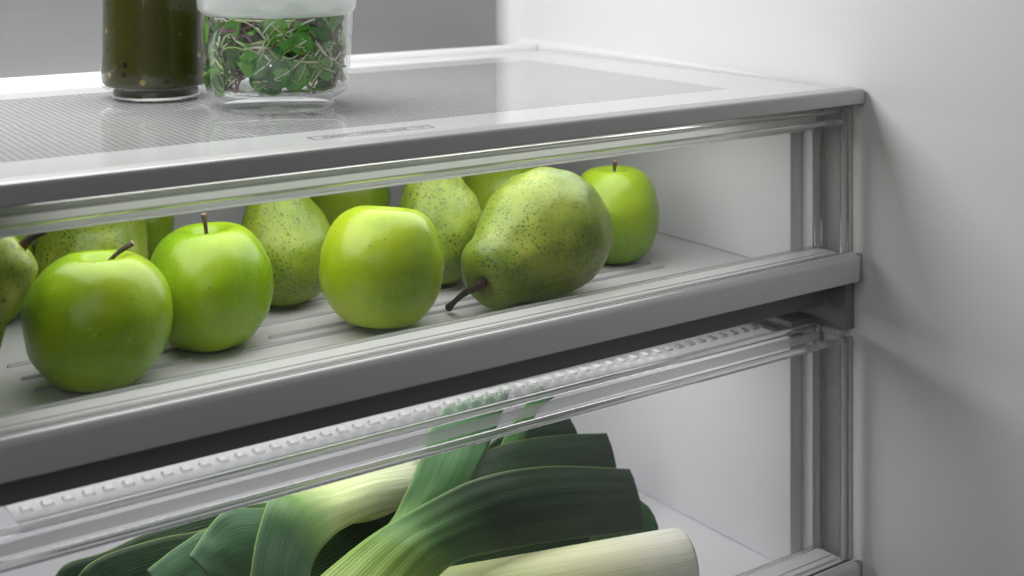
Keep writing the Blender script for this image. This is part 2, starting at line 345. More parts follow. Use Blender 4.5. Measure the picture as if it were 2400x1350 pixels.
for v in me.vertices:
    v.co = ((v.co.x-mn[0])/(mx[0]-mn[0])*ww + lx0+(lx1-lx0)*.10, (v.co.y-mn[1])/(mx[1]-mn[1])*hh + ly0+(ly1-ly0)*.25, zt+.0001)
me.materials.clear(); me.materials.append(MAT['ink']); lo = bpy.data.objects.new('label_words', me); COL.objects.link(lo); lo.parent = sh; lo.matrix_parent_inverse = Matrix.Translation(-sh.location)
# small symbol after the words: two water drops with a fruit ring
sv = []; sf = []
def ring(cx, cy, r, w=.0003, n=16, drop=False):
    k = len(sv)
    for i in range(n):
        a = 2*math.pi*i/n; kx = 1.0
        yy = (1.5 if (drop and math.sin(a) > .9) else 1.0)
        for q in (r, r-w): sv.append((cx+q*math.cos(a)*kx, cy+q*math.sin(a)*yy, zt+.0001))
    for i in range(n): j = (i+1) % n; sf.append((k+2*i, k+2*j, k+2*j+1, k+2*i+1))
sx = lx0+(lx1-lx0)*.86; sy = (ly0+ly1)/2
ring(sx, sy, .0016, drop=True); ring(sx+.0036, sy-.0006, .0018); ring(sx+.0062, sy+.0014, .0011, drop=True)
mk('label_symbol', sv, sf, MAT['ink'], sh)
# ------------------------------------------------------------------ crisper drawers
XD = .721; YI = .653; YO = .628; XO = .7365
def drawer(root, zf, zc, ztop, yrim_in, handle_top, handle_bot, zwall_top, vent):
    """zf bin floor, zc cavity floor, ztop front-pane top"""
    p = root
    # opaque bin
    box('bin_floor', (X0, YI+.0045, zf-.006), (XD+.004, 1.004, zf), MAT['bin_floor_grey'] if zf > -.1 else MAT['bin'], p)
    v = []; f = []
    YN = .6665
    # side wall with the notch near the front
    box('side_panel', (XD, YN, zf+.0002), (XD+.012, 1.004, zwall_top), MAT['bin'], p, .0008)
    box('side_panel', (XD+.0125, YI+.004, zf+.012), (XD+.016, YN+.01, zwall_top-.002), MAT['bin'], p, .0005)
    box('notch_sill', (XD+.0002, YI+.0045, zf-.002), (XD+.0163, YN-.0002, zf+.0118), MAT['bin'], p, .0006)
    box('back_panel', (X0, 1.0045, zf-.006), (XD+.012, 1.010, zwall_top), MAT['bin'], p)
    # cavity floor between the two panes
    prism_x('front_ledge', [(YO-.0004, zc-.006), (YO-.0004, zc-.0018), (YO+.003, zc-.0004), (YO+.007, zc), (YI-.0002, zc), (YI-.0002, zc-.010), (YO+.004, zc-.010)], X0, XO-.001, MAT['ledge'], p)
    box('ledge_bead', (X0, YO+.0050, zc-.001), (XO-.003, YO+.0066, zc+.0007), MAT['acrylic'], p, .0005)
    box('ledge_bead', (X0, YO+.0120, zc-.001), (XO-.003, YO+.0128, zc+.0004), MAT['handle'], p)
    box('front_ledge_lip', (X0, YI, zf-.006), (XO, YI+.0038, zc+.0012), MAT['rim'], p, .0006)
    box('glazing_bead', (X0, YO-.0012, zc-.0035), (XO+.001, YO+.0014, zc+.0004), MAT['acrylic'], p, .0006)
    box('glazing_bead', (X0, YO-.0016, zc-.0062), (XO+.002, YO+.0008, zc-.0042), MAT['ledge'], p, .0005)
    # panes
    box('front_pane', (X0, YO, zc+.0006), (XO-.003, YO+.0022, ztop-.0036), MAT['clear'], p)
    box('inner_pane', (X0, YI+.0008, zc+.0014), (XO-.003, YI+.0028, yrim_in-.0036), MAT['clear'], p)
    box('side_pane', (XO-.0015, YO+.006, zc+.0006), (XO+.0004, YI-.004, ztop-.0006), MAT['clear'], p)
    # solid corner posts
    for (a, b, c, d) in ((XO-.0026, YO-.0006, XO+.0024, YO+.0050), (XO+.0030, YO-.0004, XO+.0062, YO+.0030), (XO-.0028, YI-.0030, XO+.0022, YI+.0036)):
        box('corner_post', (a, b, zc-.001), (c, d, ztop-.0002 if d < YI else yrim_in-.0002), MAT['acrylic'], p, .0011, 3)
    return p
# upper drawer
up = thing('crisper_drawer', 'clear-fronted crisper drawer full of green apples and pears, directly under the glass shelf', 'drawer', (.35, .82, 0), 'clear-fronted crisper drawers')
drawer(up, 0.0, .0165, .1200, .1200, .0193, -.002, .1165, False)
# rail added to hide the fruit tops like the rim's refraction, and the rim of the front pane
prism_x('refraction_rail', [(YI-.0012, .1010), (YI-.0018, .1016), (YI-.0018, .1180), (YI+.0036, .1180), (YI+.0042, .1016), (YI+.0030, .1006), (YI, .1006)], X0, XO-.006, MAT['frost'], up)
box('rim_bar', (X0, YO-.0014, .1078), (XO-.002, YO+.0040, .1112), MAT['acrylic'], up, .0009, 3)
box('rim_face', (X0, YO-.0008, .1114), (XO+.002, YO+.0012, .1200), MAT['clear'], up, .0003)
box('rim_bar', (X0, YO+.0016, .1150), (XO-.002, YI-.0022, .1168), MAT['rim'], up, .0004)
# handle profile, long satin bar
def handle(root, zt, zb, xr, hm):
    prof = rnd_prof(.6175, .6238, zb, zt, .0042, .0012, 8)
    prism_x('handle_bar', prof, X0, xr, hm, root)
    box('handle_strip', (X0, .6224, zt-.0003), (xr, .6236, zt+.0005), MAT['ledge'], root, .0002)
    box('groove', (X0, .6240, zt-.010), (xr, .6268, zt-.0004), MAT['groove'], root)
    box('handle_end_cap', (xr+.0003, .6190, zb+.0005), (xr+.0062, .6236, zt-.0005), MAT['acrylic'], root, .0012, 3)
handle(up, .0188, -.0004, .7365, MAT['handle'])
box('handle_core', (X0, .6270, .0010), (.738, .6270+.0030, .0098), MAT['dark'], up)
box('apron', (X0, .6492, -.0238), (.7365, .6520, .0042), MAT['dark'], up, .0006)
box('under_panel', (X0, .6314, -.0052), (.7365, .6490, -.0022), MAT['dark'], up)
box('drawer_base', (X0, .6524, -.0120), (.7365, 1.003, -.0064), MAT['bin'], up)
struct(box('shade_filler', (.7405, .6325, -.0385), (.7498, 1.0, -.0065), MAT['dark'], bev=.001))  # dark filler added to give the gap beside the drawers its shade
# ribs on the bin floor
ribY = {}
def rib(pl, pr_, zf=0., hw=.0014, h=.0016, Y=None):
    a = PZ(*pl, zf); b = PZ(*pr_, zf); y = Y if Y else (a.y+b.y)/2
    v = []; f = []; n = 8
    pts = [(a.x+hw*2*math.cos(math.pi/2+math.pi*i/n), y+hw*math.sin(math.pi/2+math.pi*i/n)) for i in range(n+1)] + [(b.x+hw*2*math.cos(-math.pi/2+math.pi*i/n), y+hw*math.sin(-math.pi/2+math.pi*i/n)) for i in range(n+1)]
    m_ = len(pts); cy = y
    v = [(x, yy, zf-.0001) for x, yy in pts] + [(x, cy+(yy-cy)*.45, zf+h) for x, yy in pts]
    f = [(i, (i+1) % m_, m_+(i+1) % m_, m_+i) for i in range(m_)] + [tuple(range(m_, 2*m_))]
    return mk('floor_rib', v, f, MAT['rib'], up, True)
import itertools
yy = .672
G1 = [((28, 860), (420, 782)), ((62, 889), (450, 813)), ((92, 917), (450, 853)), ((140, 945), (480, 880))]
for a, b in G1:
    y = PZ(*a, 0).y; r_ = PZ(*b, 0).x; rib(a, b, Y=y)
G2 = [((575, 824), (1600, 643)), ((640, 792), (1545, 627)), ((560, 775), (1480, 612)), ((600, 735), (1420, 600)), ((470, 740), (1380, 585))]
for a, b in G2:
    y = (PZ(*a, 0).y); rib(a, b, Y=y)
# lower drawer
lw = thing('crisper_drawer', 'deeper clear-fronted crisper drawer with a vent strip, holding the leeks at the bottom', 'drawer', (.35, .82, -.2142), 'clear-fronted crisper drawers')
drawer(lw, -.2142, -.1965, -.0412, -.0372, 0, 0, -.0480, True)
box('rim_bar', (X0, YO-.0010, -.0445), (XO-.002, YO+.0042, -.0408), MAT['acrylic'], lw, .0008, 3)
box('rim_bar', (X0, YI-.0002, -.0405), (XO-.002, YI+.0036, -.0368), MAT['acrylic'], lw, .0008, 3)
box('side_rim', (XO-.0020, YO+.0054, -.0425), (XO+.0024, YI-.0034, -.0385), MAT['rim'], lw, .0006)
box('rim_groove', (X0, YI-.0022, -.0480), (XO-.004, YI-.0008, -.0420), MAT['rim'], lw, .0003)
handle(lw, -.1945, -.2140, .7365, MAT['handle'])
box('shade_strip', (.7126, .6575, -.0400), (.7364, 1.0, -.0340), MAT['dark'], lw, .0006)  # dark strip added to shade the bright gap by the vent plate
# vent strip: plate with front lip and a row of clear teeth
box('vent_plate', (.183, .6572, -.0390), (.7120, .6850, -.0375), MAT['vent'], lw, .0004)
box('vent_lip', (.183, .6566, -.0418), (.7120, .6571, -.0362), MAT['vent'], lw)
tooth_me = None
tx = .190; xs = []
while tx < .700: xs.append(tx); tx += .0102
for i, x in enumerate(xs):
    if tooth_me is None:
        prof = [(-.0030, 0), (-.0022, .0016), (.0022, .0016), (.0030, 0)]
        v = [(a, -.0030, b) for a, b in prof] + [(a*.85, .0030, b) for a, b in prof]
        f = [(0, 1, 2, 3), (7, 6, 5, 4)] + [(k, 4+k, 4+(k+1) % 4, (k+1) % 4) for k in range(4)]
        o = mk('vent_tooth', v, f, MAT['tooth']); tooth_me = o.data
    else:
        o = bpy.data.objects.new('vent_tooth', tooth_me); COL.objects.link(o)
    o.parent = lw; o.location = Vector((x, .6715, -.0374)) - lw.location
# ------------------------------------------------------------------ fruit
def rev_body(name, prof, R, mat, parent, lobes, seed, seg=72, bumps=.0, bend=0.):
    """body of revolution about local Z with lobing and soft bumps; prof list of (r,z) in units of R"""
    rows = crom(prof, 56); v = []; f = []; n = len(rows)
    for i, (r, z) in enumerate(rows):
        r = max(r, 0.0)
        for k in range(seg):
            a = 2*math.pi*k/seg; q = 1
            for (cnt, amp, ph, zc, zs) in lobes: q += amp*math.cos(cnt*a+ph)*math.exp(-((z-zc)/zs)**2)
            x, y = r*q*math.cos(a), r*q*math.sin(a)
            if bumps:
                p = Vector((x*1.6+seed*3.1, y*1.6, z*1.6)); d = noise.noise(p)*bumps + noise.noise(p*2.3)*bumps*.45
                L = max(math.hypot(r, .25), .3); x *= 1+d/L*min(1, r*2); y *= 1+d/L*min(1, r*2)
            x += bend*z*z
            v.append((x*R, y*R, z*R))
    for i in range(n-1):
        for k in range(seg): f.append((i*seg+k, i*seg+(k+1) % seg, (i+1)*seg+(k+1) % seg, (i+1)*seg+k))
    o = mk(name, v, f, mat, None, True)
    bm = bmesh.new(); bm.from_mesh(o.data); bmesh.ops.remove_doubles(bm, verts=bm.verts, dist=1e-5); bmesh.ops.recalc_face_normals(bm, faces=bm.faces); bm.to_mesh(o.data); bm.free()
    for p in o.data.polygons: p.use_smooth = True
    return o
APROF = [(0, .50), (.07, .53), (.16, .66), (.27, .80), (.41, .885), (.575, .845), (.755, .71), (.91, .46), (1.0, .16), (.99, -.16), (.90, -.46), (.74, -.70), (.56, -.86), (.38, -.92), (.24, -.89), (.12, -.80), (0, -.76)]
def stem_part(root, pts, rad, name='stem'):
    s = tube(name, pts, rad, MAT['stem'], None, 10, 12); s.parent = root
    e = Vector(pts[-1]); d = (Vector(pts[-1])-Vector(pts[-2])).normalized()
    return s
def apple(label, cx, cy, w, h=1.0, tilt=(0, 0), rz=0, stem=None, mat='apple', zc=None, seed=1, yz=None):
    R0 = .037; zc0 = .92*R0*h
    for _ in range(4):
        d = F*(CZ-zc0)/(cy-HY); th = math.atan(math.hypot(cx-1200, 0)/F); R0 = w/2*d/F/(1/math.cos(th)**.9); zc0 = .93*R0*h
    lat = (cx-1200)/F*d; c = FW*d + RX*lat; c.z = zc0 + .0003
    t = thing('apple', label, 'apple', c, 'green apples and pears loose in the upper drawer')
    rnd = random.Random(seed)
    lob = [(5, .026, rnd.random()*6, -.9, .6), (5, .012, rnd.random()*6, .75, .4), (2, .018+.02*rnd.random(), rnd.random()*6, 0, 1.2), (3, .012, rnd.random()*6, .3, 1.)]
    b = rev_body('body', [(r, z*h) for r, z in APROF], R0, MAT[mat], None, lob, seed, bumps=.035, seg=80)
    b.parent = t
    q = Matrix.Rotation(math.radians(tilt[0]), 4, 'X') @ Matrix.Rotation(math.radians(tilt[1]), 4, 'Y') @ Matrix.Rotation(rz, 4, 'Z')
    t.rotation_euler = q.to_euler()
    mz = min((q @ v.co).z for v in b.data.vertices); t.location.z = -mz+.0004
    if stem:
        lx, ly, L = stem; iv = q.inverted() @ (RX*lx+FW*ly); lx, ly = iv.x, iv.y
        p = [(0, 0, .52*R0*h), (lx*.15, ly*.15, .52*R0*h+L*.35), (lx*.5, ly*.5, .52*R0*h+L*.7), (lx, ly, .52*R0*h+L)]
        s = stem_part(t, p, [.0011, .0011, .0012, .0017])
        tip = Vector(p[-1]); dr = (tip-Vector(p[-2])).normalized()
        cp = tube('cut_tip', [tip, tip+dr*.00025], [.0015, .0013], MAT['cut'], None, 10, 2); cp.parent = s
    return t
G = 'green apples and pears loose in the upper drawer'
apple('large green apple at front left with a long brown stem leaning right', 230, 750, 342, 1.0, (-3, 2), .4, (.017, .003, .020), seed=1)
apple('green apple with an upright stem, second from the left in the front row', 491, 671, 302, 1.02, (-2, -2), 1.7, (-.0015, 0, .022), seed=2)
apple('yellow-green apple with a very short stem in the middle of the front row', 897, 629, 289, 1.03, (-5, 9), 2.0, (.001, 0, .0125), 'apple2', seed=3)
apple('green apple alone at the right end behind the lying pear', 1441, 502, 212, 1.12, (-2, 0), .9, (.001, .0, .019), seed=4)
apple('green apple partly hidden behind the pear at back left, top under the rail', 288, 528, 236, 1.0, (0, 3), 2.2, (.002, 0, .015), seed=5)
apple('green apple between two upright pears at the back, left of the middle', 806, 462, 212, 1.0, (2, 0), 3.3, (.002, 0, .015), seed=6)
apple('yellow-green apple between the upright pear and the lying pear at the back', 1172, 462, 212, 1.0, (0, -3), 4.1, (.002, .001, .014), 'apple2', seed=7)
apple('sliver of green apple squeezed behind the leftmost pear and the large apple', -52, 640, 284, 1.0, (0, 0), 5.0, (.002, 0, .015), seed=8)
PPROF = [(0, -.86), (.10, -.90), (.26, -.95), (.44, -.93), (.66, -.80), (.86, -.54), (.98, -.20), (1.0, .10), (.93, .40), (.80, .68), (.66, .92), (.555, 1.16), (.50, 1.38), (.45, 1.56), (.34, 1.70), (.20, 1.755), (.09, 1.73), (0, 1.68)]
P5 = [(0, -.86), (.10, -.90), (.26, -.95), (.44, -.93), (.66, -.80), (.86, -.54), (.98, -.20), (1.0, .10), (.945, .40), (.84, .68), (.72, .92), (.62, 1.16), (.555, 1.38), (.47, 1.56), (.34, 1.66), (.20, 1.69), (.09, 1.65), (0, 1.60)]
def pear(label, c, R0, axis, seed, stem, roll=0., wide=1.0, stretch=1.0, rest=True, mat='pear', bend=.03, bumps=.08, PPROF=PPROF):
    t = thing('pear', label, 'pear', c, G)
    b = rev_body('body', [(r*wide, z*(stretch if z > 0 else 1)) for r, z in PPROF], R0, MAT[mat], None, [(3, .03, seed*1.3, .9, .9), (2, .03, seed*2.1, 0, 1.0), (4, .02, seed, -.8, .5)], seed, bumps=bumps, bend=bend)
    b.parent = t
    q = (Vector(axis).normalized().to_track_quat('Z', 'X') @ Quaternion((0, 0, 1), roll)); t.rotation_mode = 'QUATERNION'; t.rotation_quaternion = q
    if rest:
        mz = min((q @ v.co).z for v in b.data.vertices); t.location.z = -mz+.0004
    if stem:
        e_ = PPROF[-1][1]*stretch; zt_ = e_*R0; base = Vector((bend*e_**2*R0, 0, zt_))
        if stem == 'floor':
            tip = (q.inverted() @ (PZ(1052, 721, .0035) - t.location)); dv = tip-base; up_ = q.inverted() @ Vector((0, 0, 1))
            zl = Vector((0, 0, 1)); stem = ([dv*.18+zl*.0050+up_*.001, dv*.5+zl*.0055+up_*.002, dv*.82+zl*.002+up_*.001, dv], [.0038, .0026, .0019, .0018, .0027])
        if stem == 'up':
            iq = q.inverted(); w_ = lambda r, u_: iq @ (RX*r + Vector((0, 0, u_)))
            stem = ([w_(.003, .0035), w_(.008, .0075), w_(.014, .0095)], [.0034, .0026, .0018, .0012])
        p = [base+Vector((0, 0, -.001))] + [base+Vector(s_) for s_ in stem[0]]
        s = stem_part(t, p, stem[1])
    return t
c5 = Vector((.537, .712, .0425)); nose = Vector((.466, .686, .020))
pear('large speckled pear lying on its side, dark stem pointing to the front', c5, .0425, nose-c5, 5, 'floor', roll=.6, bumps=.06, PPROF=P5)
def upc(cx, cy, z=.037): 
    d = F*(CZ-z)/(cy-HY); c = FW*d+RX*((cx-1200)/F*d); c.z = z; return c
pear('upright pear behind and left of the lying pear, its neck cut off by the rail', upc(1030, 538), .0335, RX*-.16+Vector((0, 0, 1)), 3, ([(0, 0, .01), (.002, 0, .016)], [.0015, .0013, .0018]), roll=1.2)
pear('upright pear between the two middle apples of the front row', upc(672, 580), .0325, RX*-.20+Vector((0, 0, 1)), 4, ([(0, 0, .01), (.002, 0, .016)], [.0015, .0013, .0018]), roll=2.2, bumps=.06)
pear('pale pear showing its shoulder above the large apple at front left', upc(214, 606), .0350, RX*.25+FW*.5+Vector((0, 0, 1)), 6, ([(0, 0, .01), (.002, 0, .016)], [.0015, .0013, .0018]), roll=.2)
c12 = Vector((.148, .712, .040)); n12 = Vector((.189, .703, .0765))
pear('speckled pear at the left edge of the picture with a dark curved stem', c12, .0380, n12-c12, 9, 'up', roll=2.0, rest=False, bend=.0)
# ------------------------------------------------------------------ sauce jar
jc = PZ(366, 226, .1302); jc.z = .1302
def scale_at(c): return F/(c.x*math.sin(YAW)+c.y*math.cos(YAW))
js = scale_at(jc)
J = thing('sauce_jar', 'tall glass jar filled with dark olive green sauce, left of the greens container', 'jar', jc)
rf = 203/2/js; rb = 252/2/js
out = [(0, .0), (rf*.90, .0), (rf, .0012), (rf*1.005, .0045), (rf*1.01, .0062), (rb*.97, .0080), (rb*1.0, .0110), (rb*1.005, .018), (rb*.985, .028), (rb*.98, .045), (rb*.98, .105), (rb*.9, .118), (rb*.72, .128), (rb*.70, .140)]
lathe('glass_body', out + [(r-.0016, z) for r, z in out[:0:-1]][0:1] , MAT['glass'], J, center=jc)
m = M('olive_sauce'); co = m.coord(); nz = m.n('TexNoise', Vector=co, Scale=260.0, Detail=6.0, Roughness=.7).outputs['Fac']; big = m.n('TexNoise', Vector=co, Scale=30.0, Detail=2.0).outputs['Fac']
col = m.ramp(nz, [(.3, (.026, .028, .003)), (.6, (.060, .060, .007)), (.8, (.13, .12, .014))]); col = m.mix(big, col, (.045, .045, .004))
vo = m.n('TexVoronoi', Vector=co, Scale=130.0); sc_ = m.n('SeparateColor', Color=vo.outputs['Color'])
seedm = m.math('MULTIPLY', m.ramp(vo.outputs['Distance'], [(.20, 1.), (.30, 0.)]), m.ramp(sc_.outputs[0], [(.90, 0.), (.91, 1.)], 'CONSTANT')); col = m.mix(seedm, col, (.34, .26, .03))
seedk = m.math('MULTIPLY', m.ramp(vo.outputs['Distance'], [(.20, 1.), (.30, 0.)]), m.ramp(sc_.outputs[1], [(.84, 0.), (.85, 1.)], 'CONSTANT')); col = m.mix(seedk, col, (.010, .008, .002))
m.set(Base_Color=col, Roughness=.32, Specular_IOR_Level=.35, Normal=m.bump(nz, .25, .0006)); MAT['sauce'] = m.m
ins = [(0, .0022), (rf*.95, .0022), (rf*.955, .0052)]; lathe('sauce_base', ins + [(0, .0052)], MAT['sauce'], J, center=jc)
ins = [(0, .0086), (rb*.90, .0086), (rb*.955, .0105), (rb*.975, .013), (rb*.98, .018), (rb*.96, .028), (rb*.955, .045), (rb*.955, .104), (rb*.88, .115), (0, .116)]
lathe('sauce', ins, MAT['sauce'], J, center=jc)
lathe('foot_ring', [(rf*.93, .0002), (rf*.985, .0004), (rf*1.0, .0022), (rf*.985, .0030), (rf*.94, .0020)], MAT['glass'], J, center=jc, closed=True)
lathe('jar_lid', [(0, .136), (rb*.76, .136), (rb*.78, .138), (rb*.78, .150), (rb*.74, .152), (0, .152)], MAT['liner'], J, center=jc)
# ------------------------------------------------------------------ greens container
kc = PZ(650, 246, .1302); kc.z = .1302; ks = scale_at(kc)
K = thing('glass_container', 'round glass food container with a frosted white lid, packed with microgreens', 'container', kc)
kf = 268/2/ks; k1 = 330/2/ks; k2 = 356/2/ks
out = [(0, .0015), (kf*.93, .0010), (kf*.97, .0), (kf, .0010), (kf*1.0, .0055), (k1*.93, .0082), (k1*.99, .0115), (k1*1.01, .0160), (k1*1.03, .030), (k2*.995, .050), (k2, .0605), (k2*.985, .0620)]
inn = [(k2*.97, .0610), (k2*.965, .050), (k1*.995, .030), (k1*.975, .0165), (k1*.94, .0125), (k1*.86, .0105), (0, .0100)]
lathe('glass_bowl', out+inn, MAT['glass'], K, 128, kc)
lathe('foot_ring', [(kf*.93, .0002), (kf*.985, .0002), (kf*1.004, .0016), (kf*.99, .0036), (kf*.95, .0026)], MAT['glass'], K, 128, kc, True)
lathe('shoulder_ring', [(k1*.90, .0085), (k1*.96, .0092), (k1*.985, .0118), (k1*.965, .0128), (k1*.93, .0110)], MAT['glass'], K, 128, kc, True)
MAT['lid'] = clear('frosted_lid', (.92, .94, .93), 1.45, rough=.15, body=.5, bodycol=(.88, .89, .89))
lid = lathe('lid', [(k2*.955, 0.0590), (k2*1.0, 0.0605), (k2*1.035, 0.0630), (k2*1.045, 0.0710), (k2*1.045, 0.0780), (k2*1.01, 0.0805), (k2*.9, 0.0795), (0, 0.0795), (0, 0.0765), (k2*.90, 0.0765), (k2*.95, 0.0730)], MAT['lid'], K, 128, kc, True)
# microgreens heap
mg = thing('microgreens', 'heap of green and purple microgreens packed inside the glass container', 'greens', kc+Vector((0, 0, .011)))
def leafmat(name, c, c2, rough=.38, tr=.25):
    m = M(name); nz = m.n('TexNoise', Vector=m.coord(rnd=True), Scale=300.0, Detail=3.0).outputs['Fac']
    m.set(Base_Color=m.mix(nz, c, c2), Roughness=rough, Specular_IOR_Level=.45, Subsurface_Weight=.15, Subsurface_Scale=.002, Normal=m.bump(nz, .3, .0008)); return m.m
LM = [leafmat('leaf_bright', (.12, .38, .03), (.22, .50, .08)), leafmat('leaf_mid', (.08, .30, .03), (.14, .42, .06)), leafmat('leaf_deep', (.03, .15, .02), (.06, .24, .04)), leafmat('leaf_purple', (.035, .012, .022), (.09, .03, .055))]
SM = [leafmat('stem_pale', (.45, .55, .25), (.60, .66, .40)), leafmat('stem_white', (.66, .70, .56), (.75, .78, .66)), leafmat('stem_purple', (.20, .06, .13), (.34, .13, .23)), leafmat('stem_green', (.20, .40, .06), (.32, .50, .12))]
def leaf_mesh(kind, s):
    """heart-shaped cotyledon, cupped, with thickness"""
    rnd = random.Random(s); v = []; f = []; nu, nv = 9, 7
    cup = rnd.uniform(.1, .35); bend = rnd.uniform(-1.1, 1.2)
    for side in (0, 1):
        for i in range(nu):
            t = i/(nu-1)
            wv = (math.sin(math.pi*min(1, t*.92+.06))**.7)*(.55 if kind == 0 else .40)
            if kind == 0: notch = .16
            else: notch = 0
            for j in range(nv):
                q = j/(nv-1)*2-1; x = q*wv; y = t - notch*(1-abs(q))*(t**4); z = cup*q*q*wv + bend*(t-.5)**2 + .03*math.sin(7*q+5*t)
                v.append((x, y-.0, z-(.03 if side else 0)))
    N = nu*nv
    for i in range(nu-1):
        for j in range(nv-1):
            a = i*nv+j; f.append((a, a+1, a+nv+1, a+nv)); f.append((N+a, N+a+nv, N+a+nv+1, N+a+1))
    rim_ = [j for j in range(nv)] + [i*nv+nv-1 for i in range(1, nu)] + [(nu-1)*nv+j for j in range(nv-2, -1, -1)] + [i*nv for i in range(nu-2, 0, -1)]
    for a, b in zip(rim_, rim_[1:]+rim_[:1]): f.append((b, a, N+a, N+b))
    me = bpy.data.meshes.new('leaf'); me.from_pydata(v, [], f)
    for p in me.polygons: p.use_smooth = True
    return me
leafs = []
for k in range(4):
    for mi, mt in enumerate(LM):
        me = leaf_mesh(k % 2, k*7+mi); me.materials.append(mt); leafs.append((mi, me))
RG = random.Random(11)
Rin = lambda z: k1*.90 if z < .03 else k1*.93
top = .045
def place(o, r, a, z, par=mg):
    o.parent = par
cnt = 0
for i in range(200):
    a = RG.uniform(0, 2*math.pi); z = RG.uniform(.001, top); shell = RG.random() < .78
    # favour the side that shows; leaves lie against the glass
    r = (k1*.93 + z*.06 - .0028 if shell else RG.uniform(0, k1*.8))
    if z < .006: r *= .93
    if not shell: z = RG.uniform(top*.75, top)
    mi = RG.choices([0, 1, 2, 3], [4.5, 4, 2, 3.2])[0]; me = RG.choice([x for k, x in leafs if k == mi])
    o = bpy.data.objects.new('leaf', me); COL.objects.link(o); o.parent = mg
    s = RG.uniform(.011, .019) * (.8 if mi == 3 else 1)
    nrm = Vector((math.cos(a), math.sin(a), RG.uniform(-.3, .4))).normalized() if shell else Vector((RG.uniform(-.5, .5), RG.uniform(-.5, .5), 1)).normalized()
    q = nrm.to_track_quat('Z', 'Y') @ Quaternion((0, 0, 1), RG.uniform(0, 6.28)) @ Quaternion((1, 0, 0), RG.uniform(-.3, .5) if shell else RG.uniform(-.6, .6))
    ctr = Vector((r*math.cos(a), r*math.sin(a), z)); off = q @ Vector((0, -.5*s, 0)); p = ctr+off
    far = q @ Vector((0, .5*s, 0))
    for e in (p, ctr+far):
        rr = math.hypot(e.x, e.y); lim = k1*.945
        if rr > lim: p = p - Vector((e.x, e.y, 0))*((rr-lim)/rr)
    p.z += max(0, .0022-min(p.z, p.z+2*far.z))
    o.location = p; o.rotation_mode = 'QUATERNION'; o.rotation_quaternion = q; o.scale = (s, s, s)
for i in range(180):
    a = RG.uniform(0, 2*math.pi); z = RG.uniform(.002, top); L = RG.uniform(.012, .042); up_ = RG.uniform(-.6, .9); r = k1*.935
    pts = []; cur = RG.uniform(-.035, .035)
    for k in range(5):
        t = k/4-.5; aa = a + t*L*math.cos(up_)/r; zz = z + t*L*math.sin(up_) + cur*(1-4*t*t)*.35
        zz = min(max(zz, .002), top+.001); rr = r - RG.uniform(0, .0035) - (.004 if zz < .004 else 0)
        pts.append((rr*math.cos(aa), rr*math.sin(aa), zz))
    mt = RG.choices(SM, [4, 2.4, 2.4, 3])[0]; w_ = RG.uniform(.0004, .0009)
    o = tube('stem', pts, [w_, w_*1.1, w_, w_, w_*.9], mt, None, 6, 14); o.parent = mg
core = lathe('dense_core', [(0, 0), (k1*.80, .0), (k1*.84, .004), (k1*.86, top-.006), (k1*.7, top-.002), (0, top)], LM[2], mg, 48, mg.location)
core.parent = mg
# ------------------------------------------------------------------ leeks
def ribbon(name, A, B, mat, parent, bulge=.006, thick=.0012, nu=14, nv=48, v0=0., v1=1., jag=0.):
    """leaf between two edge curves A and B given as points (px,py,Y) turned into places"""
    a = crom([tuple(PY(*p)) for p in A], nv); b = crom([tuple(PY(*p)) for p in B], nv)
    a = [Vector(x) for x in a]; b = [Vector(x) for x in b]; v = []; uv = []; f = []
    for i in range(nv):
        t = i/(nv-1); ta = (a[min(i+1, nv-1)]-a[max(i-1, 0)])+(b[min(i+1, nv-1)]-b[max(i-1, 0)]); n_ = (b[i]-a[i]).cross(ta).normalized()
        if n_.y > 0: n_ = -n_
        for j in range(nu):
            u = j/(nu-1); bl = bulge*(1-.75*t) if not callable(bulge) else bulge(t)
            rip = .0005*math.sin(u*34+t*3)*(1-.6*t) + .0010*noise.noise(Vector((u*3, t*7, len(A)+A[0][0]*.1)))
            p = a[i].lerp(b[i], u) + n_*(bl*math.sin(math.pi*u)+rip)
            v.append(p); uv.append((u, v0+(v1-v0)*t))
    for i in range(nv-1):
        for j in range(nu-1): k = i*nu+j; f.append((k, k+1, k+nu+1, k+nu))
    o = mk(name, v, f, mat, None, True, uv)
    o.parent = parent; o.matrix_parent_inverse = Matrix.Translation(-parent.location)
    sm = o.modifiers.new('thick', 'SOLIDIFY'); sm.thickness = thick; sm.offset = 0
    return o
GL = 'leeks lying in the lower drawer'
LA = thing('leek', 'leek with a pale shaft at the back and bluish leaves folding down toward the left', 'leek', PY(700, 1250, .76), GL)
LB = thing('leek', 'leek in the middle with a fan of long dark leaves spreading to the right', 'leek', PY(1000, 1300, .72), GL)
LC = thing('leek', 'bare white leek shaft with a cut end, lying lowest at the right', 'leek', PY(1400, 1340, .70), GL)
# A
tube('shaft', [(p:=PY(1090, 1090, .86)), PY(960, 1135, .83), PY(860, 1165, .81), PY(800, 1185, .80)], [.017, .0168, .0155, .012], MAT['leek_shaft'], None, 40, 40, True).parent = LA
LA.children[-1].matrix_parent_inverse = Matrix.Translation(-LA.location)
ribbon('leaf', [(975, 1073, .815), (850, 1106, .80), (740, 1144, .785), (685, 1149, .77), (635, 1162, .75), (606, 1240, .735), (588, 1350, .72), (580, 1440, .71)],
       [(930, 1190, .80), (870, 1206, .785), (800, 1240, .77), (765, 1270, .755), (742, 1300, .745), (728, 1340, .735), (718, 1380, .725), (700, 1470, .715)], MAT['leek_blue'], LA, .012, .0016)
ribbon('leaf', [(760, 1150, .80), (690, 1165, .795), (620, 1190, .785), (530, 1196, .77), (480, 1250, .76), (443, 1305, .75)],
       [(720, 1330, .775), (680, 1350, .77), (630, 1375, .765), (590, 1380, .76), (540, 1375, .755), (492, 1368, .75)], MAT['leek_bluegreen'], LA, .008)
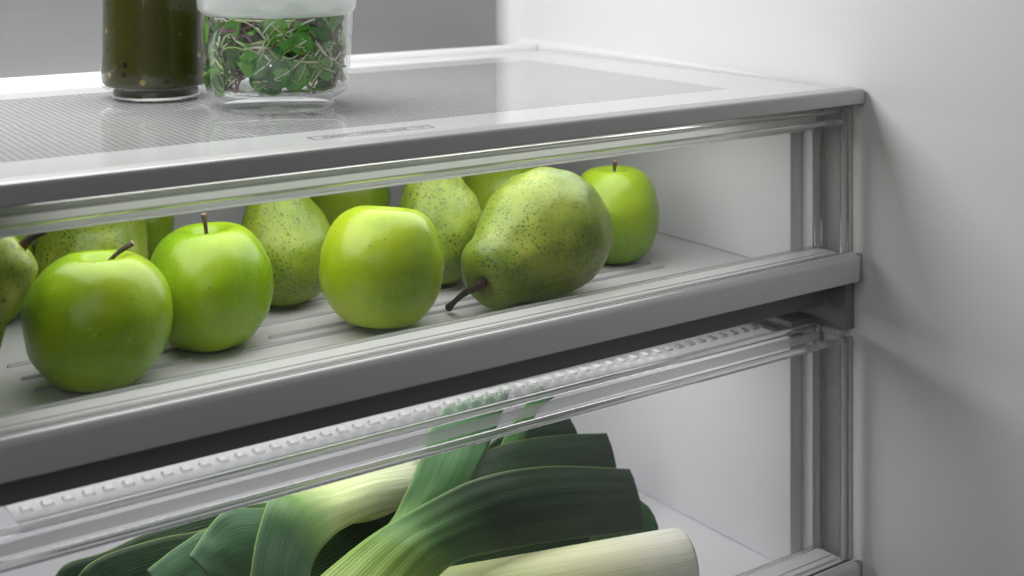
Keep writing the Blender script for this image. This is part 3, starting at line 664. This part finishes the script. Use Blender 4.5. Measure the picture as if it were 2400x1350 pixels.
ribbon('leaf', [(640, 1200, .82), (560, 1215, .81), (480, 1240, .80), (410, 1285, .79), (345, 1336, .78)],
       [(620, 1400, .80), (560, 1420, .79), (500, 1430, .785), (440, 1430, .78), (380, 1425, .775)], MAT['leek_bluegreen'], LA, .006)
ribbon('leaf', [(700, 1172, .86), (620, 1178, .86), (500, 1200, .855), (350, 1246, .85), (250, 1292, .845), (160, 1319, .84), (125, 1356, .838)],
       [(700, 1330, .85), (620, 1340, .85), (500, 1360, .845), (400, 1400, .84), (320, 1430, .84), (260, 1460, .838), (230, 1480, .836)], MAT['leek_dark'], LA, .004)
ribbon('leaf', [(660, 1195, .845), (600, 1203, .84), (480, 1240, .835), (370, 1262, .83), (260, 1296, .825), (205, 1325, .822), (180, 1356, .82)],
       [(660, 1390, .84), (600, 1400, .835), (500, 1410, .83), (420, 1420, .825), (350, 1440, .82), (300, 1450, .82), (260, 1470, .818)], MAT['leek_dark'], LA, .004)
# B
tube('shaft', [PY(640, 1580, .725), PY(760, 1480, .74), PY(850, 1410, .755), PY(920, 1340, .77)], [.019, .0185, .017, .012], MAT['leek_shaft'], None, 40, 30, True).parent = LB
LB.children[-1].matrix_parent_inverse = Matrix.Translation(-LB.location)
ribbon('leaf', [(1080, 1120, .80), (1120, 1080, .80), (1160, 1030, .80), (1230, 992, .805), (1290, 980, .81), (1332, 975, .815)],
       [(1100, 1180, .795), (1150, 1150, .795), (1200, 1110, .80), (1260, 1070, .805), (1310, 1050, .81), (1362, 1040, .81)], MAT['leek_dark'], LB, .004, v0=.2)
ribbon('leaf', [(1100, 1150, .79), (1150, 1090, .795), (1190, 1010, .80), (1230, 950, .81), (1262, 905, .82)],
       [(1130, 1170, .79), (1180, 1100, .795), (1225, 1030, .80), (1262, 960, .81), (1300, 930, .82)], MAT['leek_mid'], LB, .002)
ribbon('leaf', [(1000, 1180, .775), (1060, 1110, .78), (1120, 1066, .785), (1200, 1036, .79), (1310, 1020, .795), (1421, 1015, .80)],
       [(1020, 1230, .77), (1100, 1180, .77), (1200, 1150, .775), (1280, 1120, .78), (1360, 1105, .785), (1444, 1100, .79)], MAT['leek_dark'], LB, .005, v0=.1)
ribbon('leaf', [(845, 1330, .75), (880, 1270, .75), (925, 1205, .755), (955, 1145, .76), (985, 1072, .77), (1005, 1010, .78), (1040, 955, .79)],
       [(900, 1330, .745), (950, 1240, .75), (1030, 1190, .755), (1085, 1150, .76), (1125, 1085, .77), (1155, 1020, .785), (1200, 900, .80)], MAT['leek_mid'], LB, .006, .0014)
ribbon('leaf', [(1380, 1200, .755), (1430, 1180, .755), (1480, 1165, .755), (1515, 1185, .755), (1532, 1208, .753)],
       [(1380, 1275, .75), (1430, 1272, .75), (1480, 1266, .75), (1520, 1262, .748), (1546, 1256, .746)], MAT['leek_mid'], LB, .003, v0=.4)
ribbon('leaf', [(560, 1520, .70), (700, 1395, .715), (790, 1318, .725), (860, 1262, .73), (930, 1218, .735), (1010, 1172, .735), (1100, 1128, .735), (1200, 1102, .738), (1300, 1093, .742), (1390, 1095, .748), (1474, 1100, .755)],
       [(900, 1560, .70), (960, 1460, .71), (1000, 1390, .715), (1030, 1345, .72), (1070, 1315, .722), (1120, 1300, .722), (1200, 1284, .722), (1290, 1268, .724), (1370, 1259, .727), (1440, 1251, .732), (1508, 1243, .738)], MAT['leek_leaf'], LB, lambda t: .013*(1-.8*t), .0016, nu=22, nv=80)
ribbon('leaf', [(960, 1345, .76), (1100, 1295, .76), (1250, 1255, .763), (1400, 1235, .766), (1500, 1222, .77)],  # dark leaf added to stand for the black shadow above shaft C
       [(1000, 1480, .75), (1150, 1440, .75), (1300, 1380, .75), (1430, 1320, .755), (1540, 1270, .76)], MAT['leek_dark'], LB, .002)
ribbon('leaf', [(640, 1290, .80), (740, 1260, .80), (850, 1200, .805), (960, 1160, .81), (1060, 1120, .815)],  # dark leaf added to stand for the deep shadow under leek A
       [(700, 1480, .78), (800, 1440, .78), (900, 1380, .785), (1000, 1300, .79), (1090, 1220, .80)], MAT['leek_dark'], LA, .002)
# C
ca = PZ(1600, 1318, -.2142+.0225); cb_ = PZ(1030, 1425, -.2142+.0225)
dirC = (cb_-ca).normalized()
sC = tube('shaft', [ca-dirC*.0035, ca-dirC*.001, ca+dirC*.006, ca+dirC*.05, ca+dirC*.12, cb_, cb_+dirC*.08], [.017, .0208, .0224, .0226, .0225, .0228, .023], MAT['leek_shaft'], None, 48, 60, True)
sC.parent = LC; sC.matrix_parent_inverse = Matrix.Translation(-LC.location)
